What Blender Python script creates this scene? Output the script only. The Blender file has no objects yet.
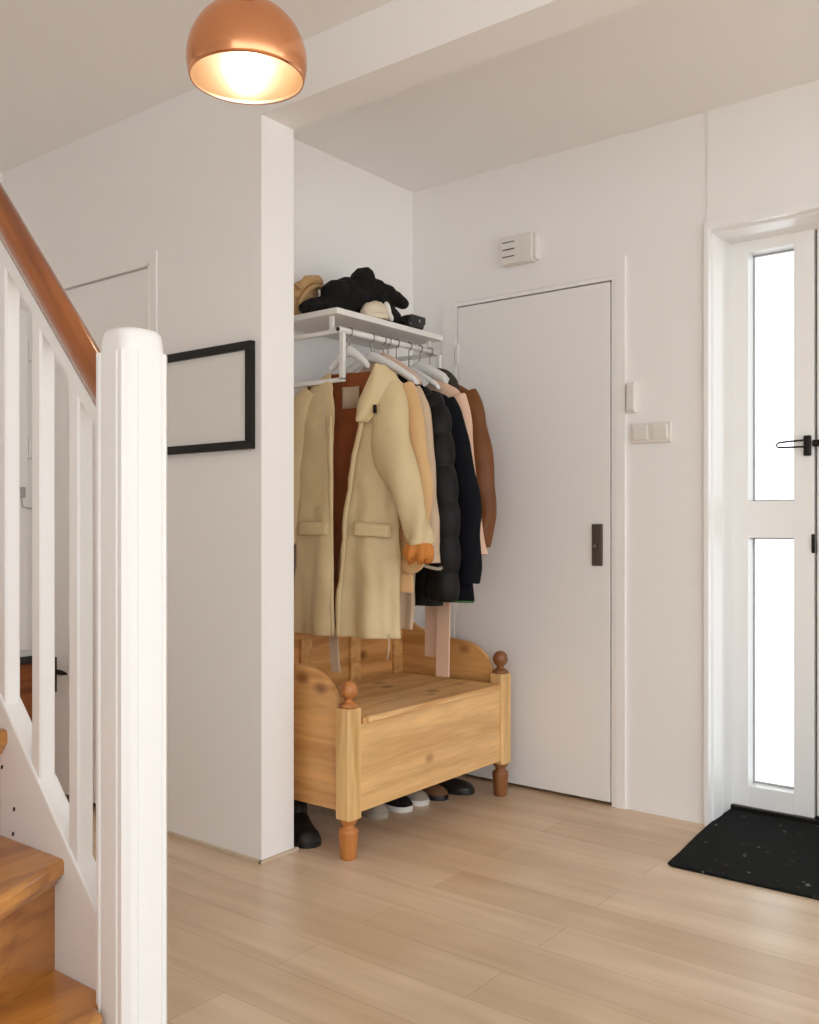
import bpy, bmesh, math, random
from mathutils import Vector, Matrix
random.seed(7)
PI = math.pi
SC = bpy.context.scene
COL = SC.collection

# ------------------------------------------------------------------ materials
def lin(c):
    def f(v):
        v /= 255.0
        return v / 12.92 if v <= 0.04045 else ((v + 0.055) / 1.055) ** 2.4
    return (f(c[0]), f(c[1]), f(c[2]), 1.0)

def newmat(name):
    m = bpy.data.materials.new(name); m.use_nodes = True
    nt = m.node_tree
    return m, nt, nt.nodes, nt.links, nt.nodes['Principled BSDF']

def ramp(N, stops):
    r = N.new('ShaderNodeValToRGB')
    e = r.color_ramp.elements
    while len(e) < len(stops): e.new(0.5)
    for k, (p, c) in enumerate(stops):
        e[k].position = p; e[k].color = c
    return r

def plain(name, rgb, rough=0.6, metal=0.0, bump=0.0, bscale=60.0, var=0.0, sheen=0.0, spec=0.5, coat=0.0):
    m, nt, N, L, b = newmat(name)
    b.inputs['Roughness'].default_value = rough
    b.inputs['Metallic'].default_value = metal
    b.inputs['Specular IOR Level'].default_value = spec
    b.inputs['Sheen Weight'].default_value = sheen
    b.inputs['Coat Weight'].default_value = coat
    c = lin(rgb)
    tc = N.new('ShaderNodeTexCoord')
    if var > 0:
        nz = N.new('ShaderNodeTexNoise'); nz.inputs['Scale'].default_value = 7.0; nz.inputs['Detail'].default_value = 4
        L.new(tc.outputs['Object'], nz.inputs['Vector'])
        lo = tuple(v * (1 - var) for v in c[:3]) + (1,); hi = tuple(min(1, v * (1 + var)) for v in c[:3]) + (1,)
        r = ramp(N, [(0.3, lo), (0.7, hi)])
        L.new(nz.outputs['Fac'], r.inputs['Fac']); L.new(r.outputs['Color'], b.inputs['Base Color'])
    else:
        b.inputs['Base Color'].default_value = c
    if bump > 0:
        n2 = N.new('ShaderNodeTexNoise'); n2.inputs['Scale'].default_value = bscale; n2.inputs['Detail'].default_value = 5
        L.new(tc.outputs['Object'], n2.inputs['Vector'])
        bp = N.new('ShaderNodeBump'); bp.inputs['Strength'].default_value = bump; bp.inputs['Distance'].default_value = 0.01
        L.new(n2.outputs['Fac'], bp.inputs['Height']); L.new(bp.outputs['Normal'], b.inputs['Normal'])
    return m

def wood(name, base, dark, knot, axis='Y', rough=0.45, knots=True, grain=9.0, coat=0.0, rot=None):
    """pine: long grain along one axis, with a few dark knots"""
    m, nt, N, L, b = newmat(name)
    b.inputs['Roughness'].default_value = rough; b.inputs['Coat Weight'].default_value = coat
    tc = N.new('ShaderNodeTexCoord'); mp = N.new('ShaderNodeMapping')
    s = [grain, grain, grain]; s['XYZ'.index(axis)] = grain * 0.09
    mp.inputs['Scale'].default_value = s
    if rot is not None:
        mr = N.new('ShaderNodeMapping'); mr.inputs['Rotation'].default_value = rot
        L.new(tc.outputs['Object'], mr.inputs['Vector']); L.new(mr.outputs['Vector'], mp.inputs['Vector'])
    else: L.new(tc.outputs['Object'], mp.inputs['Vector'])
    nz = N.new('ShaderNodeTexNoise'); nz.inputs['Scale'].default_value = 1.6; nz.inputs['Detail'].default_value = 8; nz.inputs['Distortion'].default_value = 0.9
    L.new(mp.outputs['Vector'], nz.inputs['Vector'])
    r = ramp(N, [(0.36, lin(dark)), (0.5, lin(base)), (0.72, tuple(min(1, v * 1.16) for v in lin(base)[:3]) + (1,))])
    L.new(nz.outputs['Fac'], r.inputs['Fac'])
    fine = N.new('ShaderNodeTexNoise'); fine.inputs['Scale'].default_value = 9; fine.inputs['Detail'].default_value = 3
    L.new(mp.outputs['Vector'], fine.inputs['Vector'])
    mx = N.new('ShaderNodeMix'); mx.data_type = 'RGBA'; mx.blend_type = 'MULTIPLY'; mx.inputs['Factor'].default_value = 0.25
    L.new(r.outputs['Color'], mx.inputs['A'])
    r2 = ramp(N, [(0.35, (0.6, 0.55, 0.5, 1)), (0.6, (1, 1, 1, 1))])
    L.new(fine.outputs['Fac'], r2.inputs['Fac']); L.new(r2.outputs['Color'], mx.inputs['B'])
    out = mx.outputs['Result']
    if knots:
        mk = N.new('ShaderNodeMapping'); sk = [6.5, 6.5, 6.5]; sk['XYZ'.index(axis)] = 4.2
        mk.inputs['Scale'].default_value = sk; mk.inputs['Location'].default_value = (1.3, 0.7, 0.4)
        L.new(tc.outputs['Object'], mk.inputs['Vector'])
        vo = N.new('ShaderNodeTexVoronoi'); vo.inputs['Scale'].default_value = 1.0
        L.new(mk.outputs['Vector'], vo.inputs['Vector'])
        rk = ramp(N, [(0.0, (1, 1, 1, 1)), (0.07, (0.85, 0.85, 0.85, 1)), (0.19, (0, 0, 0, 1))])
        L.new(vo.outputs['Distance'], rk.inputs['Fac'])
        mk2 = N.new('ShaderNodeMix'); mk2.data_type = 'RGBA'
        L.new(rk.outputs['Color'], mk2.inputs['Factor']); L.new(out, mk2.inputs['A']); mk2.inputs['B'].default_value = lin(knot)
        out = mk2.outputs['Result']
    L.new(out, b.inputs['Base Color'])
    bp = N.new('ShaderNodeBump'); bp.inputs['Strength'].default_value = 0.12; bp.inputs['Distance'].default_value = 0.004
    L.new(nz.outputs['Fac'], bp.inputs['Height']); L.new(bp.outputs['Normal'], b.inputs['Normal'])
    return m

def floor_mat():
    m, nt, N, L, b = newmat('oak_laminate')
    tc = N.new('ShaderNodeTexCoord')
    br = N.new('ShaderNodeTexBrick')
    br.offset = 0.37; br.offset_frequency = 2
    br.inputs['Scale'].default_value = 1.0
    br.inputs['Brick Width'].default_value = 1.25
    br.inputs['Row Height'].default_value = 0.165
    br.inputs['Mortar Size'].default_value = 0.0012
    br.inputs['Mortar Smooth'].default_value = 0.3
    br.inputs['Color1'].default_value = lin((229, 207, 181))
    br.inputs['Color2'].default_value = lin((215, 190, 161))
    br.inputs['Mortar'].default_value = lin((190, 162, 132))
    L.new(tc.outputs['Object'], br.inputs['Vector'])
    mp = N.new('ShaderNodeMapping'); mp.inputs['Scale'].default_value = (1.1, 13, 1)
    L.new(tc.outputs['Object'], mp.inputs['Vector'])
    nz = N.new('ShaderNodeTexNoise'); nz.inputs['Scale'].default_value = 1.3; nz.inputs['Detail'].default_value = 8; nz.inputs['Distortion'].default_value = 0.6
    L.new(mp.outputs['Vector'], nz.inputs['Vector'])
    r = ramp(N, [(0.28, lin((234, 228, 221))), (0.68, (1, 1, 1, 1))])
    L.new(nz.outputs['Fac'], r.inputs['Fac'])
    big = N.new('ShaderNodeTexNoise'); big.inputs['Scale'].default_value = 2.2; big.inputs['Detail'].default_value = 2
    L.new(tc.outputs['Object'], big.inputs['Vector'])
    r3 = ramp(N, [(0.35, lin((238, 234, 228))), (0.65, (1, 1, 1, 1))])
    L.new(big.outputs['Fac'], r3.inputs['Fac'])
    a = N.new('ShaderNodeMix'); a.data_type = 'RGBA'; a.blend_type = 'MULTIPLY'; a.inputs['Factor'].default_value = 1
    L.new(br.outputs['Color'], a.inputs['A']); L.new(r.outputs['Color'], a.inputs['B'])
    c = N.new('ShaderNodeMix'); c.data_type = 'RGBA'; c.blend_type = 'MULTIPLY'; c.inputs['Factor'].default_value = 1
    L.new(a.outputs['Result'], c.inputs['A']); L.new(r3.outputs['Color'], c.inputs['B'])
    L.new(c.outputs['Result'], b.inputs['Base Color'])
    b.inputs['Roughness'].default_value = 0.33
    bp = N.new('ShaderNodeBump'); bp.inputs['Strength'].default_value = 0.06; bp.inputs['Distance'].default_value = 0.003
    L.new(nz.outputs['Fac'], bp.inputs['Height']); L.new(bp.outputs['Normal'], b.inputs['Normal'])
    return m

def glass_mat():
    m, nt, N, L, b = newmat('window_glass')
    t = N.new('ShaderNodeBsdfTransparent'); t.inputs['Color'].default_value = (0.97, 0.98, 0.98, 1)
    g = N.new('ShaderNodeBsdfGlossy'); g.inputs['Roughness'].default_value = 0.02
    fr = N.new('ShaderNodeFresnel'); fr.inputs['IOR'].default_value = 1.45
    mx = N.new('ShaderNodeMixShader')
    L.new(fr.outputs['Fac'], mx.inputs['Fac']); L.new(t.outputs['BSDF'], mx.inputs[1]); L.new(g.outputs['BSDF'], mx.inputs[2])
    L.new(mx.outputs['Shader'], N['Material Output'].inputs['Surface'])
    return m

def emit(name, rgb, strength):
    m, nt, N, L, b = newmat(name)
    e = N.new('ShaderNodeEmission'); e.inputs['Color'].default_value = lin(rgb); e.inputs['Strength'].default_value = strength
    L.new(e.outputs['Emission'], N['Material Output'].inputs['Surface'])
    return m

def mat_mat():
    m, nt, N, L, b = newmat('black_doormat')
    tc = N.new('ShaderNodeTexCoord')
    n = N.new('ShaderNodeTexNoise'); n.inputs['Scale'].default_value = 34; n.inputs['Detail'].default_value = 4
    L.new(tc.outputs['Object'], n.inputs['Vector'])
    r = ramp(N, [(0.0, lin((15, 17, 17))), (0.68, lin((24, 26, 25))), (0.74, lin((120, 120, 118)))])
    L.new(n.outputs['Fac'], r.inputs['Fac']); L.new(r.outputs['Color'], b.inputs['Base Color'])
    b.inputs['Roughness'].default_value = 0.95; b.inputs['Specular IOR Level'].default_value = 0.15
    n2 = N.new('ShaderNodeTexNoise'); n2.inputs['Scale'].default_value = 300
    L.new(tc.outputs['Object'], n2.inputs['Vector'])
    bp = N.new('ShaderNodeBump'); bp.inputs['Strength'].default_value = 0.5; bp.inputs['Distance'].default_value = 0.004
    L.new(n2.outputs['Fac'], bp.inputs['Height']); L.new(bp.outputs['Normal'], b.inputs['Normal'])
    return m

M = {}
M['wall'] = plain('white_wall_paint', (240, 238, 236), 0.75, bump=0.03, bscale=180)
M['ceil'] = plain('white_ceiling_paint', (240, 238, 236), 0.8)
M['trimw'] = plain('white_gloss_trim', (242, 241, 239), 0.35)
M['doorw'] = plain('white_door_paint', (238, 236, 234), 0.45)
M['stairw'] = plain('white_stair_paint', (236, 235, 233), 0.28, bump=0.03, bscale=25)
M['gap'] = plain('dark_gap', (44, 40, 37), 0.9)
M['floor'] = floor_mat()
M['glass'] = glass_mat()
M['bead'] = plain('grey_glazing_bead', (170, 170, 170), 0.5)
M['mat'] = mat_mat()
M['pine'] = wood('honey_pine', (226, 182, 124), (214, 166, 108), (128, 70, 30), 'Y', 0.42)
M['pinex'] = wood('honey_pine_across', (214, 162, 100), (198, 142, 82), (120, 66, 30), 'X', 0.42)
M['pineshade'] = wood('honey_pine_shaded', (208, 152, 90), (186, 128, 68), (120, 66, 30), 'Y', 0.45)  # same honey pine, darkened: the coats' shade is painted into its colour
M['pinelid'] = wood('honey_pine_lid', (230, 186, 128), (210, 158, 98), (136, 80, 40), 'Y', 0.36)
M['postw'] = wood('pale_pine_post', (224, 184, 124), (208, 162, 100), (150, 100, 50), 'Z', 0.4, knots=False)
M['turn'] = wood('turned_orange_pine', (186, 120, 62), (158, 94, 44), (90, 50, 25), 'Z', 0.38, knots=False)
M['turnd'] = wood('turned_brown_pine', (142, 92, 52), (112, 68, 36), (70, 40, 20), 'Z', 0.38, knots=False)
M['tread'] = wood('varnished_stair_pine', (192, 132, 62), (164, 104, 44), (80, 42, 18), 'Y', 0.3, coat=0.3)
M['riser'] = wood('varnished_riser_pine', (170, 112, 52), (142, 86, 36), (70, 38, 16), 'Y', 0.35, coat=0.2)
M['rail'] = wood('varnished_handrail', (154, 86, 34), (122, 62, 20), (60, 30, 10), 'X', 0.22, knots=False, coat=0.6, rot=(0, math.radians(-47.7), 0))
M['basew'] = plain('pale_wood_strip', (204, 186, 162), 0.6, var=.06)
M['chest'] = wood('brown_chest_wood', (150, 84, 40), (120, 62, 28), (60, 30, 14), 'Y', 0.4, knots=False)
M['copper'] = plain('polished_copper', (234, 164, 118), 0.2, metal=1.0)
M['coppin'] = plain('pale_gold_inside', (246, 228, 206), 0.3, metal=1.0)
M['bulb'] = emit('bulb_glow', (255, 238, 214), 13.0)
M['blackmetal'] = plain('black_metal', (38, 34, 31), 0.4, metal=0.6)
M['bronze'] = plain('bronze_plate', (88, 79, 68), 0.4, metal=0.3)
M['chrome'] = plain('chrome', (190, 190, 190), 0.2, metal=1.0)
M['plastic'] = plain('white_plastic', (226, 222, 216), 0.4)
M['slot'] = plain('vent_slot', (70, 64, 58), 0.8)
M['framek'] = plain('black_frame_wood', (24, 21, 18), 0.5, spec=.3)
M['print'] = plain('blank_grey_print', (228, 226, 222), 0.18)
M['whitemetal'] = plain('white_lacquered_metal', (228, 226, 222), 0.35)
M['shelfw'] = plain('white_shelf_board', (228, 225, 221), 0.5)
M['hangw'] = plain('white_hanger_wood', (222, 221, 219), 0.4)
M['hangg'] = plain('grey_hanger_plastic', (176, 176, 174), 0.4)
M['hangp'] = plain('pinkish_hanger_wood', (206, 176, 156), 0.45)
M['steel'] = plain('steel_wire', (150, 146, 140), 0.3, metal=1.0)
M['beige'] = plain('beige_raincoat', (203, 181, 139), 0.55, bump=0.35, bscale=16, var=0.05)
M['rust'] = plain('rust_lining', (150, 78, 30), 0.7, bump=0.15, bscale=30, var=0.12, sheen=0.2)
M['cuffr'] = plain('orange_cuff_lining', (200, 124, 48), 0.7, bump=0.3, bscale=60, var=0.15)
M['camel'] = plain('camel_wool', (208, 168, 118), 0.8, bump=0.1, bscale=40, var=0.05, sheen=0.2)
M['taupe'] = plain('taupe_cotton', (196, 172, 144), 0.75, bump=0.1, bscale=40, var=0.05)
M['black'] = plain('black_nylon', (15, 13, 12), 0.5, bump=0.2, bscale=45, spec=.22)
M['navy'] = plain('navy_wool', (13, 14, 20), 0.9, bump=0.1, bscale=60, spec=.2)
M['green'] = plain('green_hem', (70, 112, 58), 0.7)
M['pink'] = plain('pale_pink_wool', (218, 182, 156), 0.8, bump=0.1, bscale=50, var=0.04, sheen=0.2)
M['leather'] = plain('brown_leather', (112, 68, 34), 0.45, bump=0.3, bscale=24, var=0.15, spec=.25)
M['fur'] = plain('dark_fur', (58, 50, 42), 0.95, bump=0.9, bscale=150, var=0.25)
M['blackwool'] = plain('black_wool', (24, 22, 21), 0.9, bump=0.5, bscale=60, spec=0.2)
M['tanfelt'] = plain('tan_felt', (186, 150, 104), 0.85, bump=0.2, bscale=50, var=0.1)
M['cream'] = plain('cream_wool', (222, 208, 184), 0.9, bump=0.4, bscale=120)
M['leatherk'] = plain('black_leather', (30, 27, 26), 0.4, bump=0.1, bscale=60)
M['canvas'] = plain('grey_canvas', (156, 146, 130), 0.85, bump=0.2, bscale=120)
M['sole'] = plain('white_rubber', (220, 216, 208), 0.6)
M['brownsuede'] = plain('brown_suede', (112, 78, 50), 0.9, bump=0.2, bscale=90)
M['lace'] = plain('white_lace', (225, 222, 215), 0.8)

# ------------------------------------------------------------------ helpers
def link(name, me, m=None, parent=None, loc=None, smooth=False):
    o = bpy.data.objects.new(name, me); COL.objects.link(o)
    if m is not None:
        for k in (m if isinstance(m, (list, tuple)) else [m]): me.materials.append(k)
    if parent is not None: o.parent = parent
    if loc is not None: o.location = loc
    if smooth:
        for p in me.polygons: p.use_smooth = True
    return o

def obj(name, bm, m=None, parent=None, loc=None, smooth=False, flat_angle=None):
    bmesh.ops.recalc_face_normals(bm, faces=bm.faces[:])
    me = bpy.data.meshes.new(name); bm.to_mesh(me); bm.free()
    o = link(name, me, m, parent, loc, smooth)
    if flat_angle is not None:
        for p in me.polygons: p.use_smooth = True
        me.set_sharp_from_angle(angle=math.radians(flat_angle))
    return o

def tag(o, label, cat, group=None, kind=None):
    o['label'] = label; o['category'] = cat
    if group: o['group'] = group
    if kind: o['kind'] = kind
    return o

def thing(name, label, cat, loc=(0, 0, 0), rz=0.0, group=None, kind=None):
    o = bpy.data.objects.new(name, None); COL.objects.link(o)
    o.location = loc; o.rotation_euler = (0, 0, rz); o.empty_display_size = 0.1
    return tag(o, label, cat, group, kind)

def BM(): return bmesh.new()

def box(bm, x0, x1, y0, y1, z0, z1, bev=0.0, seg=2):
    r = bmesh.ops.create_cube(bm, size=1.0)
    vs = r['verts']
    for v in vs:
        v.co = Vector((x0 + (v.co.x + .5) * (x1 - x0), y0 + (v.co.y + .5) * (y1 - y0), z0 + (v.co.z + .5) * (z1 - z0)))
    if bev > 0:
        es = list({e for v in vs for e in v.link_edges})
        bmesh.ops.bevel(bm, geom=es, offset=bev, segments=seg, affect='EDGES', profile=0.5)
    return bm

def bx(*a, **k): return box(BM(), *a, **k)

def prism(bm, pts, lo, hi, axis=2, bev=0.0, seg=2):
    """polygon in the two other axes, extruded along axis from lo to hi"""
    def mk(p, h):
        c = list(p); c.insert(axis, h); return Vector(c)
    a = [bm.verts.new(mk(p, lo)) for p in pts]; b = [bm.verts.new(mk(p, hi)) for p in pts]
    fs = [bm.faces.new(a), bm.faces.new(b)]
    n = len(pts)
    for i in range(n): fs.append(bm.faces.new((a[i], a[(i + 1) % n], b[(i + 1) % n], b[i])))
    bmesh.ops.recalc_face_normals(bm, faces=fs)
    if bev > 0:
        es = [e for f in fs[:2] for e in f.edges]
        bmesh.ops.bevel(bm, geom=list(set(es)), offset=bev, segments=seg, affect='EDGES', profile=0.5)
    return bm

def lathe(bm, prof, c=(0, 0, 0), n=28):
    """prof: (radius, z) from bottom to top"""
    rings = []
    for r, z in prof:
        if r < 1e-6: rings.append([bm.verts.new((c[0], c[1], c[2] + z))])
        else: rings.append([bm.verts.new((c[0] + r * math.cos(2 * PI * i / n), c[1] + r * math.sin(2 * PI * i / n), c[2] + z)) for i in range(n)])
    for a, b in zip(rings, rings[1:]):
        for i in range(n):
            j = (i + 1) % n
            if len(a) == 1 and len(b) == 1: continue
            if len(a) == 1: bm.faces.new((a[0], b[i], b[j]))
            elif len(b) == 1: bm.faces.new((a[i], a[j], b[0]))
            else: bm.faces.new((a[i], a[j], b[j], b[i]))
    return bm

def loft(bm, rings, closed=True, cap0=False, cap1=False):
    R = [[bm.verts.new(p) for p in r] for r in rings]
    n = len(R[0])
    for a, b in zip(R, R[1:]):
        for i in range(n if closed else n - 1):
            j = (i + 1) % n
            bm.faces.new((a[i], a[j], b[j], b[i]))
    if cap0: bm.faces.new(R[0])
    if cap1: bm.faces.new(R[-1])
    return bm

def tube(bm, pts, r, n=8, cap=True):
    pts = [Vector(p) for p in pts]; rings = []
    up = Vector((0, 0, 1)); prev = None
    for i, p in enumerate(pts):
        t = (pts[min(i + 1, len(pts) - 1)] - pts[max(i - 1, 0)]).normalized()
        u = (prev - t * prev.dot(t)) if prev is not None else (up.cross(t) if abs(t.dot(up)) < .95 else Vector((1, 0, 0)).cross(t))
        u.normalize(); prev = u; v = t.cross(u)
        rr = r[i] if isinstance(r, (list, tuple)) else r
        rings.append([p + (u * math.cos(2 * PI * k / n) + v * math.sin(2 * PI * k / n)) * rr for k in range(n)])
    return loft(bm, rings, True, cap, cap)

def catmull(rows, n):
    """rows: tuples of numbers, resampled smoothly to n rows along their order"""
    out = []; m = len(rows)
    for k in range(n):
        t = k / (n - 1) * (m - 1); i = min(int(t), m - 2); f = t - i
        p0, p1, p2, p3 = rows[max(i - 1, 0)], rows[i], rows[i + 1], rows[min(i + 2, m - 1)]
        out.append(tuple(0.5 * (2 * b + (c - a) * f + (2 * a - 5 * b + 4 * c - d) * f * f + (3 * b - a - 3 * c + d) * f ** 3) for a, b, c, d in zip(p0, p1, p2, p3)))
    return out

def solid(o, th, sub=0, offset=-1, inner=None):
    md = o.modifiers.new('thickness', 'SOLIDIFY'); md.thickness = th; md.offset = offset
    if inner is not None: md.material_offset = inner
    if sub:
        s = o.modifiers.new('smooth', 'SUBSURF'); s.levels = sub; s.render_levels = sub
    return o

def blob(name, ells, m, parent=None, voxel=0.008, disp=0.0, dscale=0.05, smooth=6):
    """several overlapping ellipsoids and limbs fused into one continuous soft surface"""
    bm = BM()
    for e in ells:
        if e[0] == 'limb': tube(bm, e[1], e[2], 10); continue
        c, r = e[0], e[1]; rot = e[2] if len(e) > 2 else (0, 0, 0)
        mt = Matrix.Translation(c) @ (Matrix.Rotation(rot[2], 4, 'Z') @ Matrix.Rotation(rot[1], 4, 'Y') @ Matrix.Rotation(rot[0], 4, 'X')) @ Matrix.Diagonal((r[0], r[1], r[2], 1))
        bmesh.ops.create_icosphere(bm, subdivisions=3, radius=1.0, matrix=mt)
    bmesh.ops.recalc_face_normals(bm, faces=bm.faces[:])
    me = bpy.data.meshes.new(name); bm.to_mesh(me); bm.free()
    o = link(name, me, m, parent)
    r = o.modifiers.new('fuse', 'REMESH'); r.mode = 'VOXEL'; r.voxel_size = voxel; r.use_smooth_shade = True
    s = o.modifiers.new('soft', 'SMOOTH'); s.iterations = smooth; s.factor = 0.5
    if disp:
        tx = bpy.data.textures.new(name + '_folds', 'CLOUDS'); tx.noise_scale = dscale
        d = o.modifiers.new('folds', 'DISPLACE'); d.texture = tx; d.strength = disp; d.texture_coords = 'LOCAL'
    return o

# ------------------------------------------------------------------ camera
cd = bpy.data.cameras.new('camera'); cam = bpy.data.objects.new('camera', cd); COL.objects.link(cam)
cam.location = (0, 0, 1.1); cam.rotation_euler = (PI / 2, 0, math.radians(37.953))
cd.sensor_fit = 'HORIZONTAL'; cd.sensor_width = 36.0; cd.lens = 36.0 * 943 / 819; cd.shift_y = 14 / 819
cd.clip_start = 0.05
SC.camera = cam

# ------------------------------------------------------------------ the setting
CEIL = 2.625
def struct(name, bm, m, label, cat, parent=None, **k):
    o = obj(name, bm, m, parent, **k)
    if parent is None: tag(o, label, cat, kind='structure')
    return o

struct('floor', bx(-4.1, 4.2, -2.6, 3.75, -0.06, 0.0), M['floor'], 'light oak laminate plank floor of the hallway', 'floor')
struct('ceiling', bx(-4.1, 2.1, -1.6, 3.75, CEIL, CEIL + .08), M['ceil'], 'plain white ceiling above the hallway', 'ceiling')
# back wall with the opening for the front door
bm = BM()
box(bm, -2.78, -2.405, 3.41, 3.75, 0, CEIL)
box(bm, -2.405, -1.64, 3.41, 3.75, 2.08, CEIL)
box(bm, -2.405, -1.64, 3.49, 3.75, 0, 2.08)
box(bm, -1.64, -1.268, 3.41, 3.75, 0, CEIL)
box(bm, -1.268, 2.1, 3.404, 3.75, 2.195, CEIL)
box(bm, 0.02, 2.1, 3.404, 3.75, 0, 2.195)
struct('wall_back', bm, M['wall'], 'white back wall around the closed white door and the glazed front door', 'wall')
struct('wall_left', bx(-4.1, -3.89, -1.6, 2.13, 0, CEIL), M['wall'], 'white side wall at the far left behind the stairs', 'wall')
bm = BM()
box(bm, -4.1, -3.60, 2.13, 2.28, 0, CEIL)
box(bm, -3.60, -2.855, 2.13, 2.28, 2.055, CEIL)
box(bm, -3.60, -2.855, 2.20, 2.28, 0, 2.055)
box(bm, -2.855, -2.274, 2.13, 2.278, 0, CEIL, 0.0)
struct('wall_partition', bm, M['wall'], 'white partition wall that carries the black picture frame and ends beside the coat niche', 'wall')
struct('wall_niche', bx(-2.78, -2.64, 2.278, 3.41, 0, CEIL), M['wall'], 'white niche wall behind the hanging coats', 'wall')
struct('wall_front_unseen', bx(-4.1, -.5, -1.6, -1.45, 0, CEIL), M['wall'], 'unseen white wall added on the viewer side to limit light from behind', 'wall')  # unseen wall added to hold back rear light, its end cut short for fill
struct('trim_1', bx(-2.274, 2.1, 2.13, 2.278, 2.443, CEIL), M['wall'], 'white ceiling beam running on from the partition wall', 'beam')
# small wooden quarter strip at the foot of the partition wall
bm = BM()
box(bm, -2.815, -2.266, 2.119, 2.13, 0, 0.010); box(bm, -2.274, -2.265, 2.119, 2.292, 0, 0.010)
struct('baseboard_partition', bm, M['basew'], 'thin pale wood strip along the foot of the partition wall', 'baseboard')

# ---- door in the back wall
d1 = thing('door_1', 'closed flat white door in the back wall right of the coats', 'door', (-1.66, 3.42, 0), kind='structure')
def P1(*a, **k):
    x0, x1, y0, y1, z0, z1 = a
    return bx(x0 + 1.66, x1 + 1.66, y0 - 3.42, y1 - 3.42, z0, z1, **k)
obj('door_leaf', P1(-2.386, -1.657, 3.405, 3.445, 0.014, 2.060, bev=.002), M['doorw'], d1)
bm = BM()
def add1(*a, **k):
    x0, x1, y0, y1, z0, z1 = a
    box(bm, x0 + 1.66, x1 + 1.66, y0 - 3.42, y1 - 3.42, z0, z1, **k)
add1(-2.402, -2.390, 3.404, 3.46, 0, 2.066); add1(-1.650, -1.634, 3.404, 3.46, 0, 2.066); add1(-2.402, -1.634, 3.404, 3.46, 2.066, 2.082)
obj('door_frame', bm, M['trimw'], d1)
bm = BM(); add1(-2.47, -2.403, 3.403, 3.412, 0, 2.15); add1(-1.633, -1.592, 3.400, 3.412, 0, 2.15); add1(-2.403, -1.633, 3.403, 3.412, 2.083, 2.15)
obj('architrave', bm, M['wall'], d1)
bm = BM(); add1(-2.40, -1.636, 3.462, 3.475, 0.0, 2.07)
obj('door_gap', bm, M['gap'], d1)
for zc in (1.852, .25):
    bm = BM(); add1(-2.398, -2.380, 3.396, 3.406, zc - .045, zc + .045, bev=.003)
    obj('hinge', bm, M['whitemetal'], d1)
lp = obj('lock_plate', P1(-1.733, -1.687, 3.397, 3.407, .942, 1.108, bev=.003), M['bronze'], d1); lp['label'] = 'dark bronze lock plate'
bm = BM(); box(bm, -1.724 + 1.66, -1.698 + 1.66, 3.392 - 3.42, 3.41 - 3.42, 1.014, 1.026, bev=.003)
lathe_b = BM(); tube(lathe_b, [(-.051, -.018, 1.02), (-.051, -.042, 1.02)], .009, 14); 
bm.free()
obj('lock_turn', lathe_b, M['chrome'], lp, smooth=False)

# ---- front door with its glazed side panel
d2 = thing('door_2', 'white front door with two tall glowing glass panes at the right edge', 'door', (-1.28, 3.66, 0), kind='structure')
def add2(bm, *a, **k):
    x0, x1, y0, y1, z0, z1 = a
    return box(bm, x0 + 1.28, x1 + 1.28, y0 - 3.66, y1 - 3.66, z0, z1, **k)
gx0, gx1 = -1.204, -1.035
for a in ((-1.281, gx0, .022, 2.26), (gx1, -.963, .022, 2.26)):
    obj('stile', add2(BM(), a[0], a[1], 3.66, 3.745, a[2], a[3], bev=.002), M['trimw'], d2)
for a in ((.022, .10), (1.055, 1.195), (2.153, 2.26)):
    obj('rail', add2(BM(), gx0, gx1, 3.661, 3.745, a[0], a[1]), M['trimw'], d2)
for z0, z1 in ((.10, 1.055), (1.195, 2.153)):
    bm = BM()
    add2(bm, gx0, gx0 + .004, 3.722, 3.736, z0, z1); add2(bm, gx1 - .004, gx1, 3.722, 3.736, z0, z1)
    add2(bm, gx0, gx1, 3.722, 3.736, z0, z0 + .006); add2(bm, gx0, gx1, 3.722, 3.736, z1 - .006, z1)
    p = obj('glazing_bead', bm, M['bead'], d2)
    obj('glass_pane', add2(BM(), gx0, gx1, 3.727, 3.733, z0, z1), M['glass'], p)
obj('door_leaf', add2(BM(), -.953, -.09, 3.662, 3.715, .03, 2.2, bev=.004), M['doorw'], d2)
bm = BM(); add2(bm, -.963, -.08, 3.66, 3.72, 2.207, 2.26); add2(bm, -.085, .02, 3.66, 3.72, .0, 2.26)
obj('door_frame', bm, M['trimw'], d2)
obj('door_gap', add2(BM(), -.966, -.08, 3.721, 3.735, .0, 2.215), M['gap'], d2)
obj('threshold', add2(BM(), -1.281, .02, 3.64, 3.73, 0.0, .022, bev=.003), M['blackmetal'], d2)
# security guard: a bent loop bar on a base plate
gd = thing('door_guard', 'black swing-bar door guard across the edge of the front door', 'door guard', (-.985, 3.655, 1.405))
obj('base_plate', bx(-.012, .014, -.010, .006, -.045, .03, bev=.004), M['blackmetal'], gd)
pts = [(0, -.016, .012), (-.06, -.016, .010), (-.098, -.016, .007), (-.108, -.016, -.002), (-.100, -.016, -.011), (-.06, -.016, -.012), (0, -.016, -.012)]
obj('loop_bar', tube(BM(), pts, .0036, 8), M['blackmetal'], gd, smooth=True)
obj('keeper', bx(.020, .06, -.014, .006, -.012, .012, bev=.004), M['blackmetal'], gd)
lk = tag(obj('latch_plate', bx(-.970, -.958, 3.652, 3.661, 1.00, 1.07, bev=.002), M['blackmetal']), 'small dark latch plate in the gap of the front door below the guard', 'latch')
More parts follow.
